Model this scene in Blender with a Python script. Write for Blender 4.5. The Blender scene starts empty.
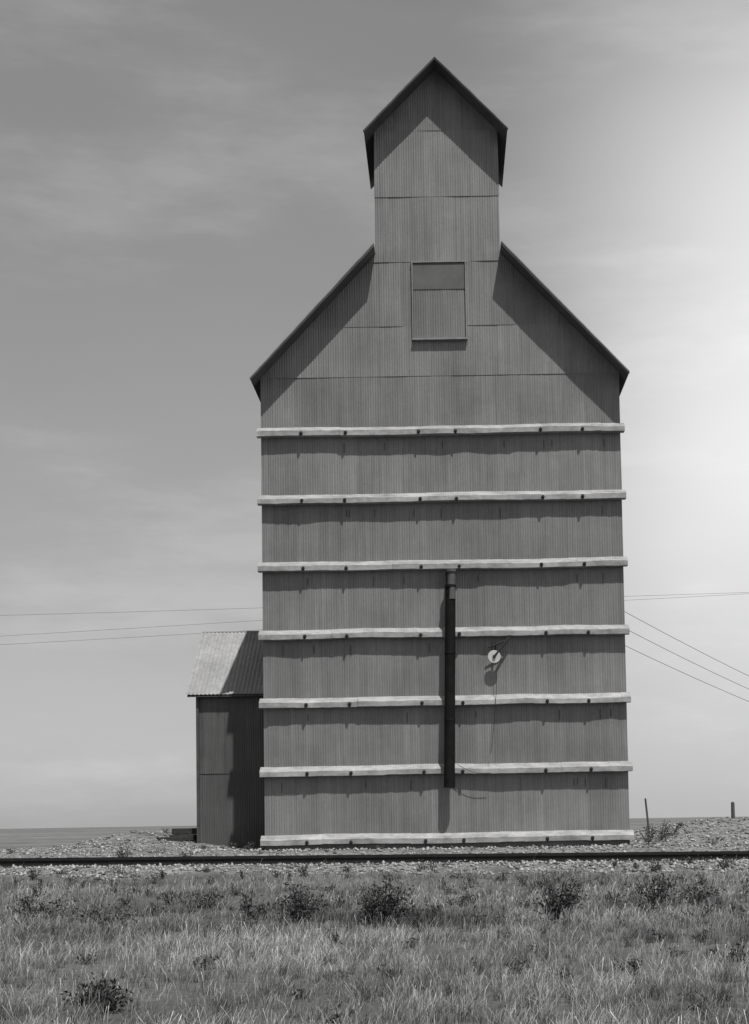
import bpy, math, random
import numpy as np
from mathutils import Matrix, Vector
rng=np.random.default_rng(7); random.seed(7)
sc=bpy.context.scene
sc.view_settings.view_transform='Standard'
try: sc.view_settings.look='None'
except Exception: pass
sc.view_settings.exposure=0
D=38.25; ZC=0.74

# ---------------------------------------------------------------- helpers
def link(o,parent=None):
    sc.collection.objects.link(o)
    if parent is not None: o.parent=parent
    return o
def empty(name,loc=(0,0,0)):
    e=bpy.data.objects.new(name,None); e.location=loc; e.empty_display_size=.5
    return link(e)
def mesh_np(name,V,F,mat,parent=None,tone=None,smooth=False,k=4):
    V=np.asarray(V,dtype=np.float32); F=np.asarray(F,dtype=np.int32)
    me=bpy.data.meshes.new(name)
    me.vertices.add(len(V)); me.vertices.foreach_set('co',V.ravel())
    me.loops.add(F.size); me.loops.foreach_set('vertex_index',F.ravel())
    me.polygons.add(len(F))
    me.polygons.foreach_set('loop_start',np.arange(0,F.size,F.shape[1],dtype=np.int32))
    me.polygons.foreach_set('loop_total',np.full(len(F),F.shape[1],dtype=np.int32))
    if smooth: me.polygons.foreach_set('use_smooth',np.ones(len(F),dtype=bool))
    me.update(calc_edges=True)
    if tone is not None:
        a=me.attributes.new('tone','FLOAT','POINT'); a.data.foreach_set('value',np.asarray(tone,dtype=np.float32))
    me.materials.append(mat)
    return link(bpy.data.objects.new(name,me),parent)
def mesh_py(name,V,F,mat,parent=None,smooth=False):
    me=bpy.data.meshes.new(name); me.from_pydata([tuple(v) for v in V],[],F); me.update()
    me.materials.append(mat)
    if smooth:
        for p in me.polygons: p.use_smooth=True
    return link(bpy.data.objects.new(name,me),parent)
class Bag:
    def __init__(s): s.V=[]; s.F=[]
    def add(s,V,F):
        n=len(s.V); s.V+= [tuple(v) for v in V]; s.F+=[[i+n for i in f] for f in F]
    def box(s,x0,x1,y0,y1,z0,z1,M=None):
        V=[(x0,y0,z0),(x1,y0,z0),(x1,y1,z0),(x0,y1,z0),(x0,y0,z1),(x1,y0,z1),(x1,y1,z1),(x0,y1,z1)]
        if M is not None: V=[M@Vector(v) for v in V]
        s.add(V,[[0,3,2,1],[4,5,6,7],[0,1,5,4],[1,2,6,5],[2,3,7,6],[3,0,4,7]])
    def tube(s,p,q,r0,r1=None,n=12,caps=True):
        p=Vector(p);q=Vector(q); r1=r0 if r1 is None else r1
        d=(q-p).normalized(); a=d.orthogonal().normalized(); b=d.cross(a)
        V=[];
        for c,r in((p,r0),(q,r1)):
            for i in range(n):
                t=2*math.pi*i/n; V.append(c+a*r*math.cos(t)+b*r*math.sin(t))
        F=[[i,(i+1)%n,n+(i+1)%n,n+i] for i in range(n)]
        if caps: F+= [list(range(n))[::-1],list(range(n,2*n))]
        s.add(V,F)
    def make(s,name,mat,parent=None,smooth=False,bevel=0):
        o=mesh_py(name,s.V,s.F,mat,parent,smooth)
        if bevel:
            m=o.modifiers.new('bev','BEVEL'); m.width=bevel; m.segments=2
        return o
_g=rng.random((64,64)).astype(np.float64)
def vn(x,y):
    x=np.asarray(x,float);y=np.asarray(y,float)
    xi=np.floor(x).astype(int);yi=np.floor(y).astype(int);fx=x-xi;fy=y-yi
    fx=fx*fx*(3-2*fx);fy=fy*fy*(3-2*fy)
    g=lambda a,b:_g[a%64,b%64]
    return (g(xi,yi)*(1-fx)+g(xi+1,yi)*fx)*(1-fy)+(g(xi,yi+1)*(1-fx)+g(xi+1,yi+1)*fx)*fy
def fbm(x,y,o=4):
    s=0;a=.5
    for i in range(o):
        s=s+a*vn(x*2**i+13*i,y*2**i+7*i); a*=.5
    return s/(1-.5**o)
def sst(a,b,x):
    t=np.clip((np.asarray(x,float)-a)/(b-a),0,1); return t*t*(3-2*t)

# ---------------------------------------------------------------- materials (grey tones: a black-and-white world)
def mat_new(name,rough=.7,spec=.3,metal=0):
    m=bpy.data.materials.new(name); m.use_nodes=True
    nt=m.node_tree; b=nt.nodes['Principled BSDF']
    b.inputs['Roughness'].default_value=rough; b.inputs['Specular IOR Level'].default_value=spec
    b.inputs['Metallic'].default_value=metal
    return m,nt,b
def N(nt,t,**kw):
    n=nt.nodes.new(t)
    for k,v in kw.items(): setattr(n,k,v)
    return n
def mth(nt,op,a,b=None,c=None):
    n=nt.nodes.new('ShaderNodeMath'); n.operation=op
    for i,v in enumerate((a,b,c)):
        if v is None: continue
        if isinstance(v,(int,float)): n.inputs[i].default_value=v
        else: nt.links.new(v,n.inputs[i])
    return n.outputs[0]
def mrange(nt,v,a,b,c,d,smooth=False):
    n=nt.nodes.new('ShaderNodeMapRange'); 
    if smooth: n.interpolation_type='SMOOTHSTEP'
    nt.links.new(v,n.inputs[0])
    for i,x in enumerate((a,b,c,d)): n.inputs[i+1].default_value=x
    return n.outputs[0]
def noise(nt,vec,scale,detail=4,stretch=None,rough=.6):
    if stretch:
        mp=nt.nodes.new('ShaderNodeMapping'); mp.inputs['Scale'].default_value=stretch
        nt.links.new(vec,mp.inputs[0]); vec=mp.outputs[0]
    n=nt.nodes.new('ShaderNodeTexNoise'); n.inputs['Scale'].default_value=scale
    n.inputs['Detail'].default_value=detail; n.inputs['Roughness'].default_value=rough
    nt.links.new(vec,n.inputs['Vector']); return n.outputs['Fac']
def to_col(nt,v,b):
    c=nt.nodes.new('ShaderNodeCombineColor')
    for i in range(3): nt.links.new(v,c.inputs[i])
    nt.links.new(c.outputs[0],b.inputs['Base Color'])
def bump(nt,v,b,strength=.4,dist=.02):
    n=nt.nodes.new('ShaderNodeBump'); n.inputs['Strength'].default_value=strength; n.inputs['Distance'].default_value=dist
    nt.links.new(v,n.inputs['Height']); nt.links.new(n.outputs[0],b.inputs['Normal'])
def simple(name,alb,var=.25,scale=3,stretch=None,rough=.7,spec=.3,metal=0,tone=False,bmp=0,bscale=40,fine=20):
    m,nt,b=mat_new(name,rough,spec,metal)
    tc=N(nt,'ShaderNodeTexCoord'); v=tc.outputs['Object']
    n1=noise(nt,v,scale,5,stretch); n2=noise(nt,v,fine,3)
    f=mth(nt,'ADD',mrange(nt,n1,.3,.7,1-var,1+var),mrange(nt,n2,.3,.7,-var*.4,var*.4))
    f=mth(nt,'MULTIPLY',f,alb)
    if tone:
        a=N(nt,'ShaderNodeAttribute',attribute_name='tone'); f=mth(nt,'MULTIPLY',f,a.outputs['Fac'])
    to_col(nt,f,b)
    if bmp: bump(nt,noise(nt,v,bscale,4),b,bmp,.02)
    return m
def wall_mat(name,alb):
    m,nt,b=mat_new(name,.6,.35,0)
    tc=N(nt,'ShaderNodeTexCoord'); v=tc.outputs['Object']
    at=N(nt,'ShaderNodeAttribute',attribute_name='tone')
    st=noise(nt,v,1.0,6,(7,7,.35),.65)       # vertical water streaks
    st2=noise(nt,v,1.0,3,(30,30,.8),.6)
    bl=noise(nt,v,.6,4)                        # broad weathering
    sp=noise(nt,v,14,3)
    f=mrange(nt,st,.3,.7,.84,1.16)
    f=mth(nt,'MULTIPLY',f,mrange(nt,st2,.3,.7,.92,1.08))
    f=mth(nt,'MULTIPLY',f,mrange(nt,bl,.3,.7,.82,1.18))
    f=mth(nt,'MULTIPLY',f,mrange(nt,sp,.25,.75,.93,1.07))
    f=mth(nt,'MULTIPLY',f,at.outputs['Fac']); f=mth(nt,'MULTIPLY',f,alb)
    to_col(nt,f,b)
    return m
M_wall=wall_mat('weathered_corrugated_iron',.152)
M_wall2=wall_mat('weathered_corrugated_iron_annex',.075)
M_roofc=wall_mat('corrugated_roof_iron',.25)
M_roof=simple('roof_sheet_edge',.08,.2,2)
M_body=simple('inner_wall_boards',.06)
M_band=simple('galvanised_band_metal',.25,.34,1.6,(1,1,3),rough=.55,spec=.35,fine=9)
M_flash=simple('rake_flashing_metal',.20,.25,2)
M_trim=simple('hatch_trim',.19,.2,5)
M_hatch=simple('hatch_sheet',.09,.15,2)
M_bolt=simple('rusty_bolt',.02)
M_pipe=simple('black_spout_iron',.007,.4,6,rough=.7,spec=.12)
M_stub=simple('spout_collar_metal',.07,.3,6)
M_disc=simple('white_enamel',.42,.1,6)
M_wood=simple('weathered_tie_wood',.03,.4,3,(1,8,8),bmp=.4)
M_post=simple('grey_post_wood',.06,.3,3)
M_rail=simple('rail_steel',.015,.3,4,rough=.6,spec=.15)
M_wire=simple('wire',.10)
M_conc=simple('concrete_footing',.1,.25,3,bmp=.3)
M_stone=simple('crushed_stone',.235,.15,2,tone=True)
M_grass=simple('dry_prairie_grass',.84,.2,.7,tone=True,rough=.85,spec=.1)
M_leaf=simple('weed_leaf',1.0,.2,3,tone=True,rough=.7,spec=.15)

# ---------------------------------------------------------------- terrain
def ty(x): return -6.9-0.05*np.asarray(x,float)
def tz(x): return -0.0055*np.clip(np.asarray(x,float),-30,30)
def terrain(x,y):
    x=np.asarray(x,float); y=np.asarray(y,float)
    u=y-ty(x); d=y+D
    field=-0.86+np.clip(d-11,0,17.1)*(.48/17.1)
    field=field+(fbm(x*.5,y*.5)-.5)*.12
    t1=sst(-3.3,-1.0,u); z=field*(1-t1)+(-.185)*t1
    z=z-.055*np.exp(-((u+.55)/.35)**2)+(fbm(x*2.3,y*2.3)-.5)*.07*sst(-3.6,-2.4,u)*(1-sst(-.6,-.2,u))
    t2=sst(2.5,4.6,u); z=z*(1-t2)+0*t2
    near=sst(-3.5,-1,u)*(1-sst(5,9,u)); z=z+tz(x)*near
    # gravel banks on both sides of the elevator
    ml=.52*np.exp(-((x+9.2)/2.3)**2-((y-5.5)/4.0)**2)
    mr=.62*np.exp(-((x-9.0)/3.6)**2-((y-6)/4.5)**2)+.35*np.exp(-((x-15)/5)**2-((y-5)/4)**2)
    rough=(fbm(x*1.3,y*1.3)-.5)*.18*sst(2.5,5,u)*(1-np.exp(-(np.clip(np.abs(x)-5,0,9)/1.5)))
    z=z+ml+mr+rough
    far=sst(9,26,y); z=z*(1-far)-.9*far
    z=z+far*(fbm(x*.02,y*.02)-.5)*.5*(1-sst(600,2500,np.hypot(x,y)))
    return z
def axis(seg):
    out=[]
    for a,b,n in seg: out.append(np.linspace(a,b,n,endpoint=False))
    out.append([seg[-1][1]]); return np.concatenate(out)
xs=axis([(-4000,-400,24),(-400,-60,34),(-60,-24,60),(-24,24,320),(24,60,60),(60,400,34),(400,4000,24)])
ys=axis([(-400,-60,20),(-60,-38,20),(-38,16,400),(16,60,70),(60,400,60),(400,5000,60)])
X,Y=np.meshgrid(xs,ys); Z=terrain(X,Y)
V=np.stack([X.ravel(),Y.ravel(),Z.ravel()],1)
nx=len(xs); i,j=np.meshgrid(np.arange(nx-1),np.arange(len(ys)-1)); a=(j*nx+i).ravel()
F=np.stack([a,a+1,a+nx+1,a+nx],1)
def gravel_mask(x,y):
    u=y-ty(x); n=(fbm(x*.9,y*.9)-.5)*2.4
    return sst(-3.0,-2.2,u+n)*(1-sst(9,16,y+n*3))*(1-sst(20,40,np.abs(x))*sst(4,6,u))
G=gravel_mask(X,Y)
m,nt,b=mat_new('prairie_ground',.9,.1)
tc=N(nt,'ShaderNodeTexCoord'); v=tc.outputs['Object']
at=N(nt,'ShaderNodeAttribute',attribute_name='tone')
vo=N(nt,'ShaderNodeTexVoronoi'); vo.inputs['Scale'].default_value=14; nt.links.new(v,vo.inputs['Vector'])
vc=N(nt,'ShaderNodeSeparateColor'); nt.links.new(vo.outputs['Color'],vc.inputs[0])
gr=mth(nt,'MULTIPLY',mrange(nt,vc.outputs[0],0,1,.08,.24),mrange(nt,noise(nt,v,.8,5),.3,.7,.65,1.15))
so=mth(nt,'MULTIPLY',mrange(nt,noise(nt,v,.35,6),.3,.7,.05,.095),mrange(nt,noise(nt,v,9,4),.3,.7,.7,1.3))
so=mth(nt,'MULTIPLY',so,mrange(nt,noise(nt,v,.012,4,(1,3,1)),.35,.65,.7,1.4))
# soil tone gets lighter in the distance
pos=N(nt,'ShaderNodeSeparateXYZ'); nt.links.new(v,pos.inputs[0])
so=mth(nt,'MULTIPLY',so,mrange(nt,pos.outputs[1],20,70,1,1.6,True))
mx=mth(nt,'ADD',mth(nt,'MULTIPLY',gr,at.outputs['Fac']),mth(nt,'MULTIPLY',so,mth(nt,'SUBTRACT',1.0,at.outputs['Fac'])))
to_col(nt,mx,b); bump(nt,vo.outputs['Distance'],b,.5,.04)
mesh_np('ground',V,F,m,tone=G.ravel(),smooth=True)

# ---------------------------------------------------------------- gravel stones (one mesh)
def stones(n,xr,ur,smin,smax):
    x=rng.uniform(*xr,n); u=rng.uniform(*ur,n)
    y=ty(x)+u
    g=gravel_mask(x,y); cl=fbm(x*.7+3,y*1.1); keep=rng.random(n)<g*(.35+1.1*sst(.3,.6,cl))
    keep&=~((np.abs(x)<5.05)&(y>-.05)); keep&=~((x<-4.9)&(x>-7.4)&(y>3.1)&(y<9))
    x=x[keep];y=y[keep];n=len(x)
    z=terrain(x,y); s=smin+(smax-smin)*rng.random(n)**2.2
    base=np.array([[1,0,0],[-1,0,0],[0,1,0],[0,-1,0],[0,0,1],[0,0,-1]],float)
    J=base[None]*(1+rng.uniform(-.35,.35,(n,6,1)))+rng.uniform(-.25,.25,(n,6,3))
    th=rng.uniform(0,6.28,n); c,sn=np.cos(th),np.sin(th)
    P=np.empty_like(J); P[...,0]=J[...,0]*c[:,None]-J[...,1]*sn[:,None]; P[...,1]=J[...,0]*sn[:,None]+J[...,1]*c[:,None]; P[...,2]=J[...,2]*.7
    P*=s[:,None,None]; P+=np.stack([x,y,z+s*.25],1)[:,None]
    f=np.array([[0,2,4],[2,1,4],[1,3,4],[3,0,4],[2,0,5],[1,2,5],[3,1,5],[0,3,5]])
    F=(np.arange(n)*6)[:,None,None]+f[None]
    tone=np.repeat(rng.choice([.25,.7,1.0,1.35],n,p=[.15,.3,.35,.2])*rng.uniform(.8,1.15,n),6)
    return P.reshape(-1,3),F.reshape(-1,3),tone
A=stones(42000,(-24,24),(-4.2,2.8),.016,.065)
B=stones(32000,(-24,24),(2.5,22),.02,.07)
VV=np.concatenate([A[0],B[0]]); FF=np.concatenate([A[1],B[1]+len(A[0])]); TT=np.concatenate([A[2],B[2]])
mesh_np('gravel_ballast',VV,FF,M_stone,tone=TT)

# ---------------------------------------------------------------- railway track
track=empty('railroad_track')
ang=math.atan(-.05); L=60
Mx=Matrix.Translation((0,-6.9,0))@Matrix.Rotation(ang,4,'Z')@Matrix.Rotation(math.atan(.0055),4,'Y')
prof=[(-.065,0),(.065,0),(.065,.015),(.012,.03),(.012,.105),(.034,.115),(.034,.15),(-.034,.15),(-.034,.115),(-.012,.105),(-.012,.03),(-.065,.015)]
for yo,nm in((0,'near_rail'),(1.435,'far_rail')):
    bg=Bag(); n=len(prof); V=[]
    for xe in(-L,L):
        for (a,z) in prof: V.append(Mx@Vector((xe,yo+a,-.178+z)))
    bg.add(V,[[k,(k+1)%n,n+(k+1)%n,n+k] for k in range(n)]+[list(range(n))[::-1],list(range(n,2*n))])
    bg.make(nm,M_rail,track)
bt=Bag(); k=-34
while k<34:
    x=k+random.uniform(-.05,.05); l0=-.66+random.uniform(-.16,.1); l1=2.05+random.uniform(-.1,.1)
    T=Mx@Matrix.Translation((x,0,0))@Matrix.Rotation(random.uniform(-.04,.04),4,'Z')
    bt.box(-.12,.12,l0,l1,-.38,-.182+random.uniform(-.012,.001),T); k+=.54
bt.make('ties',M_wood,track,bevel=.012)

# ---------------------------------------------------------------- corrugated sheet builder
def corr(name,u0,u1,rows,topf,mapf,mat,parent,pitch=.068,amp=.005,sheet=.62,lap=.010,dent=.006,seed=0,tonebase=1):
    r=np.random.default_rng(seed+100)
    us=np.arange(u0,u1+1e-6,pitch/6); us[-1]=u1
    Vs=[];Fs=[];Ts=[];n0=0
    tops=topf(us)
    for ri,(zb,zt) in enumerate(rows):
        top=np.minimum(zt+.04,tops); ok=top>zb+.002; top=np.maximum(top,zb)
        nz=max(2,int((zt-zb)/.3)+1); t=np.linspace(0,1,nz)
        ztab=zb+(top-zb)[None,:]*t[:,None]
        off=r.uniform(0,sheet); idx=np.floor((us+off)/sheet).astype(int)-int(math.floor((u0+off)/sheet))
        tv=r.uniform(.91,1.09,idx.max()+2); tl=r.uniform(-.003,.003,idx.max()+2)
        rowt=r.uniform(.95,1.05)
        out=amp*np.cos(2*math.pi*us/pitch)[None,:]+tl[idx][None,:]+lap*(1-(ztab-zb)/max(zt-zb,.1))+dent*2*(vn(us*1.4+seed*3,ztab*1.1+ri*5)-.5)
        ub=np.broadcast_to(us,ztab.shape)
        tone=np.broadcast_to(tv[idx]*rowt*tonebase,ztab.shape)
        fr=((us+off)/sheet)%1; tone=tone*np.where((fr<.03),.86,1)[None,:]
        V=mapf(ub.ravel(),out.ravel(),ztab.ravel()); Vs.append(V); Ts.append(tone.ravel())
        nu=len(us); ii,jj=np.meshgrid(np.arange(nu-1),np.arange(nz-1)); okf=(ok[:-1]|ok[1:])[ii.ravel()]
        a=(jj*nu+ii).ravel()[okf]+n0; Fs.append(np.stack([a,a+1,a+nu+1,a+nu],1)); n0+=nu*nz
    return mesh_np(name,np.concatenate(Vs),np.concatenate(Fs),mat,parent,np.concatenate(Ts),smooth=True)

# ---------------------------------------------------------------- grain elevator
elev=empty('grain_elevator')
HW=4.97; CW=1.73; OH=.6; DEP=12.0; CD=2.75; RT=.07
zmain=lambda x:12.93+1.067*(5.17-np.abs(x))
zcup=lambda x:21.86-1.03*np.abs(x)
def topfront(x):
    x=np.asarray(x); return np.where(np.abs(x)<=CW,zcup(x)-RT,zmain(x)-RT)
bz=[.28+1.873*k for k in range(7)]
rows=[(0.0,bz[0])]+[(bz[k],bz[k+1]) for k in range(6)]+[(bz[6],13.07),(13.07,14.48),(14.48,16.30),(16.30,18.15),(18.15,20.04),(20.04,22)]
corr('front_wall',-HW,HW,rows,topfront,lambda u,o,z:np.stack([u,-o-.02,z],1),M_wall,elev,seed=1)
for s,nm in((-1,'left_wall'),(1,'right_wall')):
    corr(nm,0,DEP,rows[:8],lambda y:np.full_like(y,12.93+1.067*.2-RT),lambda u,o,z,s=s:np.stack([s*(HW+o-.01),u,z],1),M_wall,elev,seed=3+s)
    corr('cupola_'+nm,0,CD,[(16.3,18.15),(18.15,20.04)],lambda y:np.full_like(y,zcup(CW)-RT),lambda u,o,z,s=s:np.stack([s*(CW+o-.01),u,z],1),M_wall,elev,seed=7+s)
corr('back_wall',-HW,HW,rows,lambda x:zmain(x)-RT,lambda u,o,z:np.stack([u,DEP+o,z],1),M_wall,elev,seed=12)
def prism(bg,poly,y0,y1):
    n=len(poly); V=[(x,y0,z) for x,z in poly]+[(x,y1,z) for x,z in poly]
    bg.add(V,[list(range(n)),list(range(n,2*n))[::-1]]+[[k,n+k,n+(k+1)%n,(k+1)%n] for k in range(n)])
bg=Bag(); e=.05
prism(bg,[(-HW+e,.05),(HW-e,.05),(HW-e,float(zmain(HW))-RT-.03),(0,float(zmain(0))-RT-.06),(-HW+e,float(zmain(HW))-RT-.03)],.05,DEP-.05)
prism(bg,[(-CW+e,15),(CW-e,15),(CW-e,float(zcup(CW))-RT-.03),(0,21.6-RT),(-CW+e,float(zcup(CW))-RT-.03)],.055,CD-.05)
bg.make('inner_walls',M_body,elev)
bg=Bag()
bg.box(-HW+.02,HW-.02,.01,DEP-.02,-.5,.06); bg.make('footing',M_conc,elev)
# roofs
def slab(bg,xa,za,xb,zb,y0,y1,t):
    V=[(xa,y0,za),(xb,y0,zb),(xb,y1,zb),(xa,y1,za),(xa,y0,za-t),(xb,y0,zb-t),(xb,y1,zb-t),(xa,y1,za-t)]
    bg.add(V,[[0,1,2,3],[4,7,6,5],[0,4,5,1],[1,5,6,2],[2,6,7,3],[3,7,4,0]])
bg=Bag(); bf=Bag()
for s in(-1,1):
    slab(bg,s*5.17,12.93,s*(CW+.012),float(zmain(CW)),-OH,CD,RT)
    slab(bg,s*5.17,12.93,0,float(zmain(0)),CD+.003,DEP+.5,RT)
    slab(bg,s*1.98,float(zcup(1.98)),0,float(zcup(0)),-OH,CD+.2,RT)
    slab(bf,s*5.19,12.93,s*(CW+.03),float(zmain(CW))+.022,-OH-.015,-OH+.10,.045)
    slab(bf,s*2.0,float(zcup(2.0))+.02,0,float(zcup(0))+.025,-OH-.015,-OH+.10,.045)
bg.make('roof',M_roof,elev); bf.make('rake_flashing',M_flash,elev)
# bands
def band(z,seed):
    r=np.random.default_rng(seed)
    xs=np.arange(-5.07,5.0701,.03); n=len(xs)
    prof=[(.0,.15),(-.03,.15),(-.215,.030),(-.232,.012),(-.234,.0),(-.236,-.125),(-.20,-.13),(.0,-.13)]
    jn=np.floor((xs+5.07+seed*.7)/2.4).astype(int); jo=r.uniform(-.008,.008,20)[jn]; jp=r.uniform(-.012,.012,20)[jn]
    V=[]
    for k,(y,zz) in enumerate(prof):
        w=min(1,abs(y)/.2)
        yy=y+w*((vn(xs*1.3+seed*9,np.full(n,k*.15))-.5)*.04+(vn(xs*7+seed*5,np.full(n,k*.3))-.5)*.016+jp)
        z2=z+zz+jo+(vn(xs*.9+seed*4,np.full(n,k*.05+20))-.5)*.03+(vn(xs*6,np.full(n,k*.4+seed))-.5)*.010
        V.append(np.stack([xs,yy,z2],1))
    m_=len(prof); V=np.concatenate(V)
    F=[[k*n+i,(k+1)*n+i,(k+1)*n+i+1,k*n+i+1] for k in range(m_-1) for i in range(n-1)]
    F+= [[k*n for k in range(m_)][::-1],[k*n+n-1 for k in range(m_)]]
    mesh_py('girt_band',V,F,M_band,elev,smooth=False)
    bb=Bag()
    for x in(-3.82,-2.62,-.62,.45,2.75,3.92):
        x+=r.uniform(-.05,.05); zz=z-.065+r.uniform(-.01,.01)
        bb.tube((x,-.20,zz),(x,-.265,zz),.052,.048,8); bb.tube((x,-.26,zz),(x,-.30,zz),.028,.026,6)
        bb.box(x-.02,x+.02,-.272,-.255,zz-.08,zz)
    bb.make('band_bolts',M_bolt,elev)
for k,z in enumerate(bz): band(z,k+1)
bb=Bag()
for z in bz[1:]:
    for k in range(7):
        x=random.uniform(-4.8,4.8); h=random.uniform(.08,.2)
        bb.box(x-.006,x+.006,-.045,-.034,z-.40-h,z-.3)  # thin dark slivers imitating the ragged drips of the band shadows
bb.make('shadow_drips',M_bolt,elev)
# hatch
bg=Bag(); bg.box(-.70,.74,-.07,-.035,15.5,16.24); bg.make('hatch_upper_panel',M_hatch,elev)
corr('hatch_door',-.70,.74,[(14.12,15.5)],lambda x:np.full_like(x,15.5),lambda u,o,z:np.stack([u,-o-.055,z],1),M_wall,elev,seed=20,tonebase=.85)
bg=Bag()
bg.box(-.74,.79,-.15,-.02,14.055,14.10); bg.box(.75,.785,-.12,-.02,14.103,16.25); bg.box(-.735,-.705,-.10,-.02,14.103,16.25); bg.box(-.75,.80,-.10,-.02,16.253,16.285)
bg.make('hatch_frame',M_trim,elev)
# spout
bg=Bag()
T=Vector((.20,-.435,7.15)); Bm=Vector((.08,-.425,1.64))
def lerp(t): return T+(Bm-T)*t
bg.tube(T,Bm,.14,.15,18)
for t in(.0,.33,.66,.985):
    p=lerp(t); q=lerp(t+.012); bg.tube(p,q,.152,.156,18)
bg.tube((.20,-.435,7.05),(.20,-.03,7.55),.11,.12,14)
for z in (6.3,2.6): bg.box(.06,.2,-.32,-.02,z-.03,z+.03)
bg.make('loading_spout',M_pipe,elev,smooth=False)
bg=Bag(); bg.tube((.22,-.48,6.75),(.225,-.46,7.52),.11,.11,14); bg.tube((.225,-.46,7.50),(.225,-.46,7.58),.14,.14,14); bg.make('spout_collar',M_stub,elev,smooth=False)
# pulley disc + bracket + rope
bg=Bag(); bg.tube((1.36,-.25,5.19),(1.36,-.29,5.19),.18,.17,24); bg.make('pulley_disc',M_disc,elev)
bg=Bag(); bg.tube((1.36,-.29,5.19),(1.36,-.33,5.19),.045,.045,10); bg.tube((1.36,-.30,5.19),(1.80,-.20,5.75),.03,.03,8)
bg.tube((1.80,-.20,5.75),(1.80,-.0,5.78),.03,.03,8); bg.tube((1.20,-.26,5.45),(1.66,-.23,5.62),.022,.022,6)
bg.tube((1.36,-.24,5.19),(1.36,-.0,5.19),.03,.03,8)
pts=[(1.44+.0*t-.02*math.sin(t*3)-.22*t*t,-.28,5.1-2.55*t) for t in np.linspace(0,1,14)]
for p,q in zip(pts[:-1],pts[1:]): bg.tube(p,q,.007,.007,5)
pts=[(1.2-.9*t,-.31,2.02+.25*t-.1*math.sin(3.14*t)) for t in np.linspace(0,1,8)]
for p,q in zip(pts[:-1],pts[1:]): bg.tube(p,q,.007,.007,5)
bg.make('pulley_bracket_and_rope',M_bolt,elev)

# ---------------------------------------------------------------- annex shed
ann=empty('annex_shed')
AX0,AX1=-7.33,-HW-.02; AY0=3.2; AY1=8.6; RY=5.9; EZ=4.57; RZ=6.83
sl=(RZ-EZ)/(RY-3.0)
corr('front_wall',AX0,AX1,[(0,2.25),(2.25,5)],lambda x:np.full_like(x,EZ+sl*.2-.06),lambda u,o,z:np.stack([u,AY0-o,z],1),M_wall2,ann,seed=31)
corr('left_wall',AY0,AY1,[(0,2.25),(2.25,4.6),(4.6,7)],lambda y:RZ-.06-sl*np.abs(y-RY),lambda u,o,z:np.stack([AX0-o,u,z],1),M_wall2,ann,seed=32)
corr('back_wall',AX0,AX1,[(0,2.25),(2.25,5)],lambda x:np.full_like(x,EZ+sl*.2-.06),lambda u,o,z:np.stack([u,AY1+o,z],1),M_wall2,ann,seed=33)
Ls=math.hypot(RY-2.98,RZ-EZ); cy=(RY-2.98)/Ls; cz=(RZ-EZ)/Ls
for s,nm in((1,'front_roof'),(-1,'back_roof')):
    corr(nm,-7.66,AX1+.02,[(0,Ls)],lambda x:np.full_like(x,Ls),
      lambda u,o,z,s=s:np.stack([u,RY-s*(RY-2.98)+s*z*cy-s*o*cz,EZ+z*cz+o*cy+.02],1),M_roofc,ann,seed=34,lap=.0,pitch=.12,amp=.011)
bg=Bag()
for s in (1,-1):
    V=[(-7.62,RY-s*2.9,EZ-.05),(AX1,RY-s*2.9,EZ-.05),(AX1,RY-s*2.9,EZ-.005),(-7.62,RY-s*2.9,EZ-.005),
       (-7.62,RY,RZ-.05),(AX1,RY,RZ-.05),(AX1,RY,RZ-.005),(-7.62,RY,RZ-.005)]
    bg.add(V,[[0,1,2,3],[4,7,6,5],[0,4,5,1],[3,2,6,7],[0,3,7,4],[1,5,6,2]])
bg.make('roof_deck',M_body,ann)
bg=Bag(); bg.tube((-7.66,RY,RZ+.0),(AX1,RY,RZ+.0),.035,.035,8); bg.make('ridge_cap',M_trim,ann)
bg=Bag(); bg.box(AX0+.03,AX1,AY0+.03,AY1-.03,-.3,EZ-.1); bg.box(AX0-.06,AX0+.02,AY0-.06,AY0+.02,0,EZ-.02); bg.make('frame_and_footing',M_body,ann)

# ---------------------------------------------------------------- tie pile, posts
tp=Bag(); zt=float(terrain(-8.0,3.6))
for k,(dx,dy,dz,rr) in enumerate([(-7.9,3.7,0,.1),(-7.88,4.0,.0,-.12),(-7.9,4.3,.0,.05),(-7.85,3.85,.19,.2),(-7.9,4.1,.19,-.1),(-8.2,3.3,-.06,.5)]):
    T=Matrix.Translation((dx,dy,zt+dz+.08))@Matrix.Rotation(rr,4,'Z')
    tp.box(-.4,.36,-.11,.11,-.09,.09,T)
tp.make('railroad_tie_pile',M_wood,bevel=.015)
def post(name,x,y,h,r,lean):
    z=float(terrain(x,y)); b_=Bag(); b_.tube((x,y,z-.2),(x+lean,y,z+h),r,r*.85,9)
    b_.tube((x+lean,y,z+h-.002),(x+lean,y,z+h+.03),r*.8,r*.4,9)
    return b_.make(name,M_post)
post('fence_post',6.32,5.6,.95,.035,-.10)
post('fence_post.001',8.95,5.6,.50,.065,0)

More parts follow.
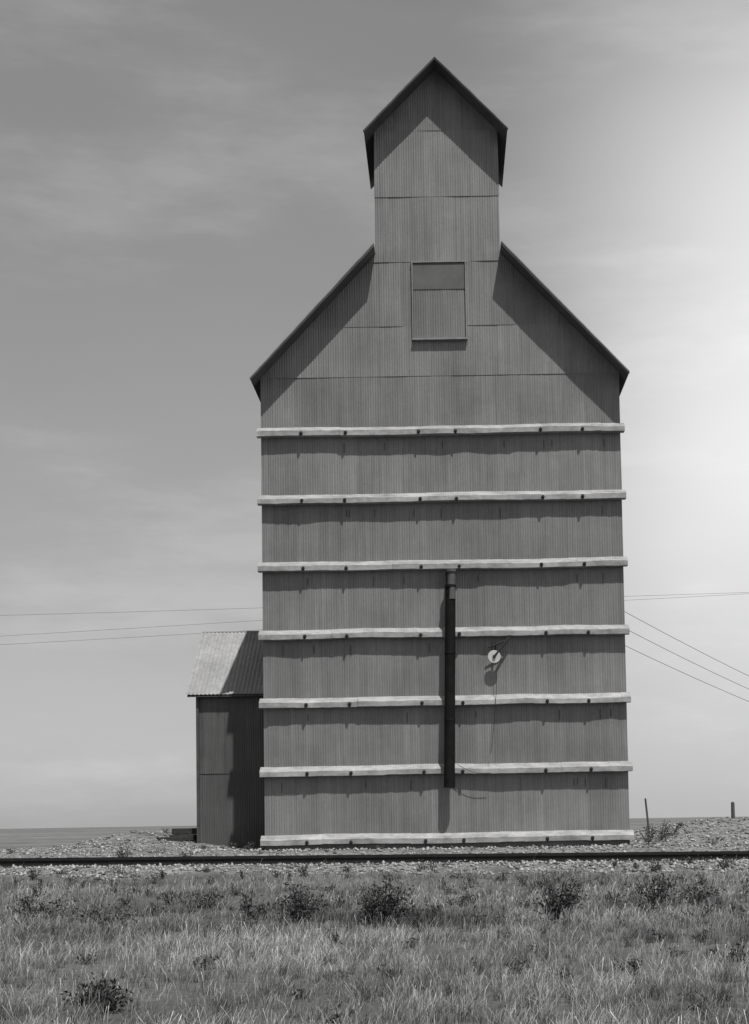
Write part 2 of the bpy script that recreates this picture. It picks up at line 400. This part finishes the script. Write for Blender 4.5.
# ---------------------------------------------------------------- power lines
def upole(name,x,y,h,arms):
    z=float(terrain(x,y)); e_=empty(name)
    b_=Bag(); b_.tube((x,y,z-.3),(x,y,z+h),.15,.10,12); b_.make('pole',M_post,e_)
    b_=Bag()
    for az in arms:
        b_.box(x-.06,x+.06,y-1.2,y+1.2,az-.06,az+.06)
        for q in(-1.1,0,1.1): b_.tube((x,y+q,az+.06),(x,y+q,az+.2),.04,.03,8)
    if arms: b_.make('crossarms',M_post,e_)
    return e_
upole('utility_pole',0,30,12.8,[11.3,10.2])
upole('utility_pole',-42,30,12.5,[10.9,9.2])
upole('utility_pole',44,30,13.5,[12.2])
upole('utility_pole',24,32,5.2,[])
pl=empty('power_lines')
def wire(a,b,sag,r=.0075):
    cu=bpy.data.curves.new('wire','CURVE'); cu.dimensions='3D'; cu.bevel_depth=r; cu.bevel_resolution=1
    sp=cu.splines.new('POLY'); n=30; sp.points.add(n-1)
    for k in range(n):
        t=k/(n-1); p=[a[i]+(b[i]-a[i])*t for i in range(3)]; p[2]-=sag*4*t*(1-t); sp.points[k].co=(*p,1)
    cu.materials.append(M_wire); link(bpy.data.objects.new('wire',cu),pl)
wire((0,30,11.5),(-42,30,11.1),.12); wire((0,31.1,11.3),(-42,31.1,9.5),.05); wire((0,28.9,10.5),(-42,28.9,8.9),.1)
wire((0,30,11.5),(44,30,12.4),.12); wire((0,31.1,11.3),(44,31.1,13.3),.2)
wire((4.9,11.8,9.1),(24,32,3.9),.40,.0095); wire((4.9,11.8,8.45),(24,32,3.6),.45,.0095); wire((4.9,11.8,7.75),(24,32,3.2),.40,.0095)

# ---------------------------------------------------------------- grass
def grass(n,xh,dr,hm,wm,dark=1.0):
    d=dr[0]+(dr[1]-dr[0])*rng.random(n)**1.15
    x=(rng.random(n)*2-1)*(d*xh+2.0)-0.05*d
    cx=np.round(x/.26)*.26; cyy=np.round(d/.26)*.26
    hx=vn(cx*7.3,cyy*5.1); hy=vn(cx*3.7+9,cyy*8.3)
    pull=rng.random(n)**.6*.75
    x=x+(cx+(hx-.5)*.6-x)*pull; d=d+(cyy+(hy-.5)*.6-d)*pull
    y=d-D
    dens=fbm(x*.8,y*.8); keep=(rng.random(n)<sst(.30,.55,dens)*.8+.2)
    u=y-ty(x); keep&=rng.random(n)>sst(-4.4,-2.2,u+(fbm(x*1.1,y*1.1)-.5)*3.2)*.94
    x=x[keep];y=y[keep];n=len(x); z=terrain(x,y)
    patch=fbm(x*.45+5,y*.9+3); tuft=vn(x*3.1+7,y*3.1)
    stalk=rng.random(n)<.10
    h=hm*rng.uniform(.4,1.2,n)*(.5+.9*tuft); h=np.where(stalk,hm*rng.uniform(1.0,1.9,n),h)
    w=wm*rng.uniform(.6,1.3,n)*np.where(stalk,.6,1)
    th=rng.uniform(0,6.28,n); lean=rng.uniform(.05,.9,n)*h*np.where(stalk,.5,1); la=rng.normal(.3,1.6,n)
    px=np.cos(th)*w;py=np.sin(th)*w; lx=np.cos(la)*lean;ly=np.sin(la)*lean
    P=np.empty((n,6,3))
    for k,(t,wf) in enumerate(((0,1),(.55,.8),(1,.15))):
        bx=x+lx*t*t; by=y+ly*t*t; bzz=z-.01+h*t*(1-.18*t)
        wff=np.where(stalk&(k==2),1.3,wf)
        P[:,2*k,0]=bx-px*wff;P[:,2*k,1]=by-py*wff;P[:,2*k,2]=bzz
        P[:,2*k+1,0]=bx+px*wff;P[:,2*k+1,1]=by+py*wff;P[:,2*k+1,2]=bzz
    f=np.array([[0,1,3,2],[2,3,5,4]]); F=(np.arange(n)*6)[:,None,None]+f[None]
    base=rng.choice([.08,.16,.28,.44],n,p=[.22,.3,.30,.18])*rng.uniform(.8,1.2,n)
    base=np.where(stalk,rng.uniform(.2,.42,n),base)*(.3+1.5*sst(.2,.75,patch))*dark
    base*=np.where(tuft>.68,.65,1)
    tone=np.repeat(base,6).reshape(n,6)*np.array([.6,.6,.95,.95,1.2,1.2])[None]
    return P.reshape(-1,3),F.reshape(-1,4),tone.ravel()
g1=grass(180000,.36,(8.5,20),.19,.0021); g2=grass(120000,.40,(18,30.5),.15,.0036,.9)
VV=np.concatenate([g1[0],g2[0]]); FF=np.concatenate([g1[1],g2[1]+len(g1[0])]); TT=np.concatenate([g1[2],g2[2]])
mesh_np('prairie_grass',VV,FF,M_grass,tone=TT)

# ---------------------------------------------------------------- leafy weeds
def weedgeo(x,y,w,h,n,leaf,seed,dark=.045):
    r=np.random.default_rng(seed); z=float(terrain(x,y))
    ns=max(6,int(n/45)); V=[];F=[];T=[]
    az=r.uniform(0,6.28,ns); sp=r.uniform(.1,1,ns)**.7*w*.5; hh=h*r.uniform(.5,1.1,ns)*(1-.35*(sp/(w*.5))**2)
    for s in range(ns):
        t=np.linspace(0,1,4); sx=x+np.cos(az[s])*sp[s]*t**.8; sy=y+np.sin(az[s])*sp[s]*t**.8; sz=z+hh[s]*t
        for a in range(3):
            k=len(V); q=.006
            V+= [(sx[a]-q,sy[a],sz[a]),(sx[a]+q,sy[a],sz[a]),(sx[a+1]+q,sy[a+1],sz[a+1]),(sx[a+1]-q,sy[a+1],sz[a+1])]
            F.append([k,k+1,k+2,k+3]); T+=[.05]*4
        m_=int(n/ns); tt=r.uniform(.15,1.03,m_)
        for a in range(m_):
            t0=tt[a]; spread=.10*w+.03
            c=np.array([x+math.cos(az[s])*sp[s]*t0**.8,y+math.sin(az[s])*sp[s]*t0**.8,z+hh[s]*t0])+r.normal(0,spread*.6,3)*np.array([1,1,.6])
            c[2]=max(c[2],z+.02)
            d1=r.normal(0,1,3); d1/=np.linalg.norm(d1); d2=np.cross(d1,r.normal(0,1,3)); d2/=np.linalg.norm(d2)
            L_=leaf*r.uniform(.6,1.3); W_=L_*.42; k=len(V)
            V+= [tuple(c-d1*L_),tuple(c+d2*W_),tuple(c+d1*L_),tuple(c-d2*W_)]; F.append([k,k+1,k+2,k+3])
            T+=[dark*r.uniform(.4,1.9)]*4
    return V,F,T
weeds=[ # x, dist, width, height, n, tone
 (-.88,19.2,.80,.60,2300,.033),(-2.1,19.8,.7,.50,1200,.045),(-2.85,20.3,.55,.38,500,.055),(1.5,19.4,.74,.58,1500,.038),(3.0,20.2,.95,.50,950,.05),(3.7,21.0,.7,.38,500,.055),
 (-4.7,19.3,1.2,.34,750,.055),(-5.6,20.0,1.0,.30,500,.055),(-3.0,12.0,.6,.25,1000,.038),(2.9,14.3,.45,.2,220,.06),(-2.6,14.7,.3,.18,180,.06),(4.1,18.6,.6,.28,260,.06),
 (-6.1,20.6,.8,.34,380,.06),(.2,21.5,.5,.26,220,.06),(-3.8,21.8,.8,.30,320,.06),(5.2,21.5,.8,.34,330,.06)]
for k,(x,d,w,h,n,dk) in enumerate(weeds):
    V,F,T=weedgeo(x,d-D,w,h,n,.027,k+50,dk); mesh_np('weed_bush',V,F,M_leaf,tone=T)
V=[];F=[];T=[]
small=[(-8.0,-3.4,.6,.45,300),(-6.4,-3.6,.35,.35,200),(-2.9,-9.7,.35,.3,200),(-8.6,-9.2,.3,.3,150),(5.4,-.6,.6,.6,420),(5.9,.6,.8,.65,500),(6.4,1.8,.6,.5,300),(7.6,-3.8,.5,.2,120),
 (4.2,-9.6,.3,.25,150),(5.6,-9.8,.35,.28,150),(-5.3,-.35,.3,.25,90),(-1.8,-.5,.3,.14,60),(-6.3,2.7,.5,.2,90),(-5.6,-4.0,.5,.16,120),(6.9,-1.5,.6,.25,150)]
for k in range(80):
    small.append((rng.uniform(-13,12),-rng.uniform(8.4,14),rng.uniform(.12,.45),rng.uniform(.1,.24),70))
for k in range(110):
    small.append((rng.uniform(-9,8),-rng.uniform(13,21),rng.uniform(.2,.6),rng.uniform(.12,.28),60))
for k in range(35):
    small.append((rng.uniform(-6,5),-rng.uniform(20,27.5),rng.uniform(.12,.35),rng.uniform(.08,.18),70))
for k in range(22):
    small.append((rng.choice([-1,1])*rng.uniform(6,16),rng.uniform(-4,9),rng.uniform(.15,.5),rng.uniform(.08,.2),60))
for k,(x,y,w,h,n) in enumerate(small):
    a,b_,c=weedgeo(x,y,w,h,n,.026,k+200,.055); o=len(V); V+=a; F+=[[q+o for q in f] for f in b_]; T+=c
mesh_np('trackside_weeds',V,F,M_leaf,tone=T)

# ---------------------------------------------------------------- light
sd=Vector((.25,-.60,1.40)).normalized()
elevn=math.asin(sd.z); azm=math.atan2(sd.x,sd.y)
su=bpy.data.lights.new('sun','SUN'); su.energy=5.0; su.angle=math.radians(.5); su.color=(1,.99,.975)
so_=link(bpy.data.objects.new('sun',su)); so_.location=sd*60; so_.rotation_euler=sd.to_track_quat('Z','Y').to_euler()
w=bpy.data.worlds.new('World'); sc.world=w; w.use_nodes=True; nt=w.node_tree
bgn=nt.nodes['Background']
sky=N(nt,'ShaderNodeTexSky'); sky.sky_type='NISHITA'; sky.sun_disc=False; sky.sun_elevation=elevn; sky.sun_rotation=azm
sky.dust_density=1.5
bw=N(nt,'ShaderNodeRGBToBW'); nt.links.new(sky.outputs[0],bw.inputs[0])
tc=N(nt,'ShaderNodeTexCoord'); v=tc.outputs['Generated']; sx=N(nt,'ShaderNodeSeparateXYZ'); nt.links.new(v,sx.inputs[0])
base=bw.outputs[0]
c1=noise(nt,v,3.4,8,(1.0,1,4.0),.6); c2=noise(nt,v,1.6,4,(1,1,2.0),.5)
veil=mrange(nt,c1,.46,.72,0,1,True); soft=mrange(nt,c2,.3,.7,.92,1.08)
gx=mrange(nt,sx.outputs[0],.0,.23,0,1,True)
gz=mth(nt,'MULTIPLY',mrange(nt,sx.outputs[2],.03,.27,.2,1,True),mrange(nt,sx.outputs[2],.40,.56,1,.3,True))
glow=mth(nt,'MULTIPLY',mth(nt,'MULTIPLY',gx,gz),mrange(nt,c2,.3,.7,.85,1.15))
haze=mth(nt,'MULTIPLY',mth(nt,'EXPONENT',mth(nt,'MULTIPLY',mth(nt,'ABSOLUTE',sx.outputs[2]),-30.0)),1.5)
thin=mrange(nt,sx.outputs[2],.5,.7,1.0,-.25,True)
f=mth(nt,'ADD',mth(nt,'MULTIPLY',base,.82),mth(nt,'ADD',haze,thin))
f=mth(nt,'MULTIPLY',f,soft)
f=mth(nt,'ADD',f,mth(nt,'MULTIPLY',veil,.9))
f=mth(nt,'ADD',f,mth(nt,'MULTIPLY',glow,4.9))
cc=N(nt,'ShaderNodeCombineColor')
for i in range(3): nt.links.new(f,cc.inputs[i])
nt.links.new(cc.outputs[0],bgn.inputs['Color']); bgn.inputs['Strength'].default_value=.1

# ---------------------------------------------------------------- camera
cam=bpy.data.cameras.new('camera'); co=link(bpy.data.objects.new('camera',cam)); sc.camera=co
cam.sensor_width=36; cam.sensor_fit='AUTO'; cam.lens=1400/1024*36; cam.clip_end=9000; cam.clip_start=.1
cam.shift_x=-71.3/1024; cam.shift_y=235.6/1024
co.matrix_world=Matrix.Translation((0,-D,ZC))@Matrix.Rotation(math.radians(93),4,'X')@Matrix.Rotation(math.radians(-.95),4,'Z')
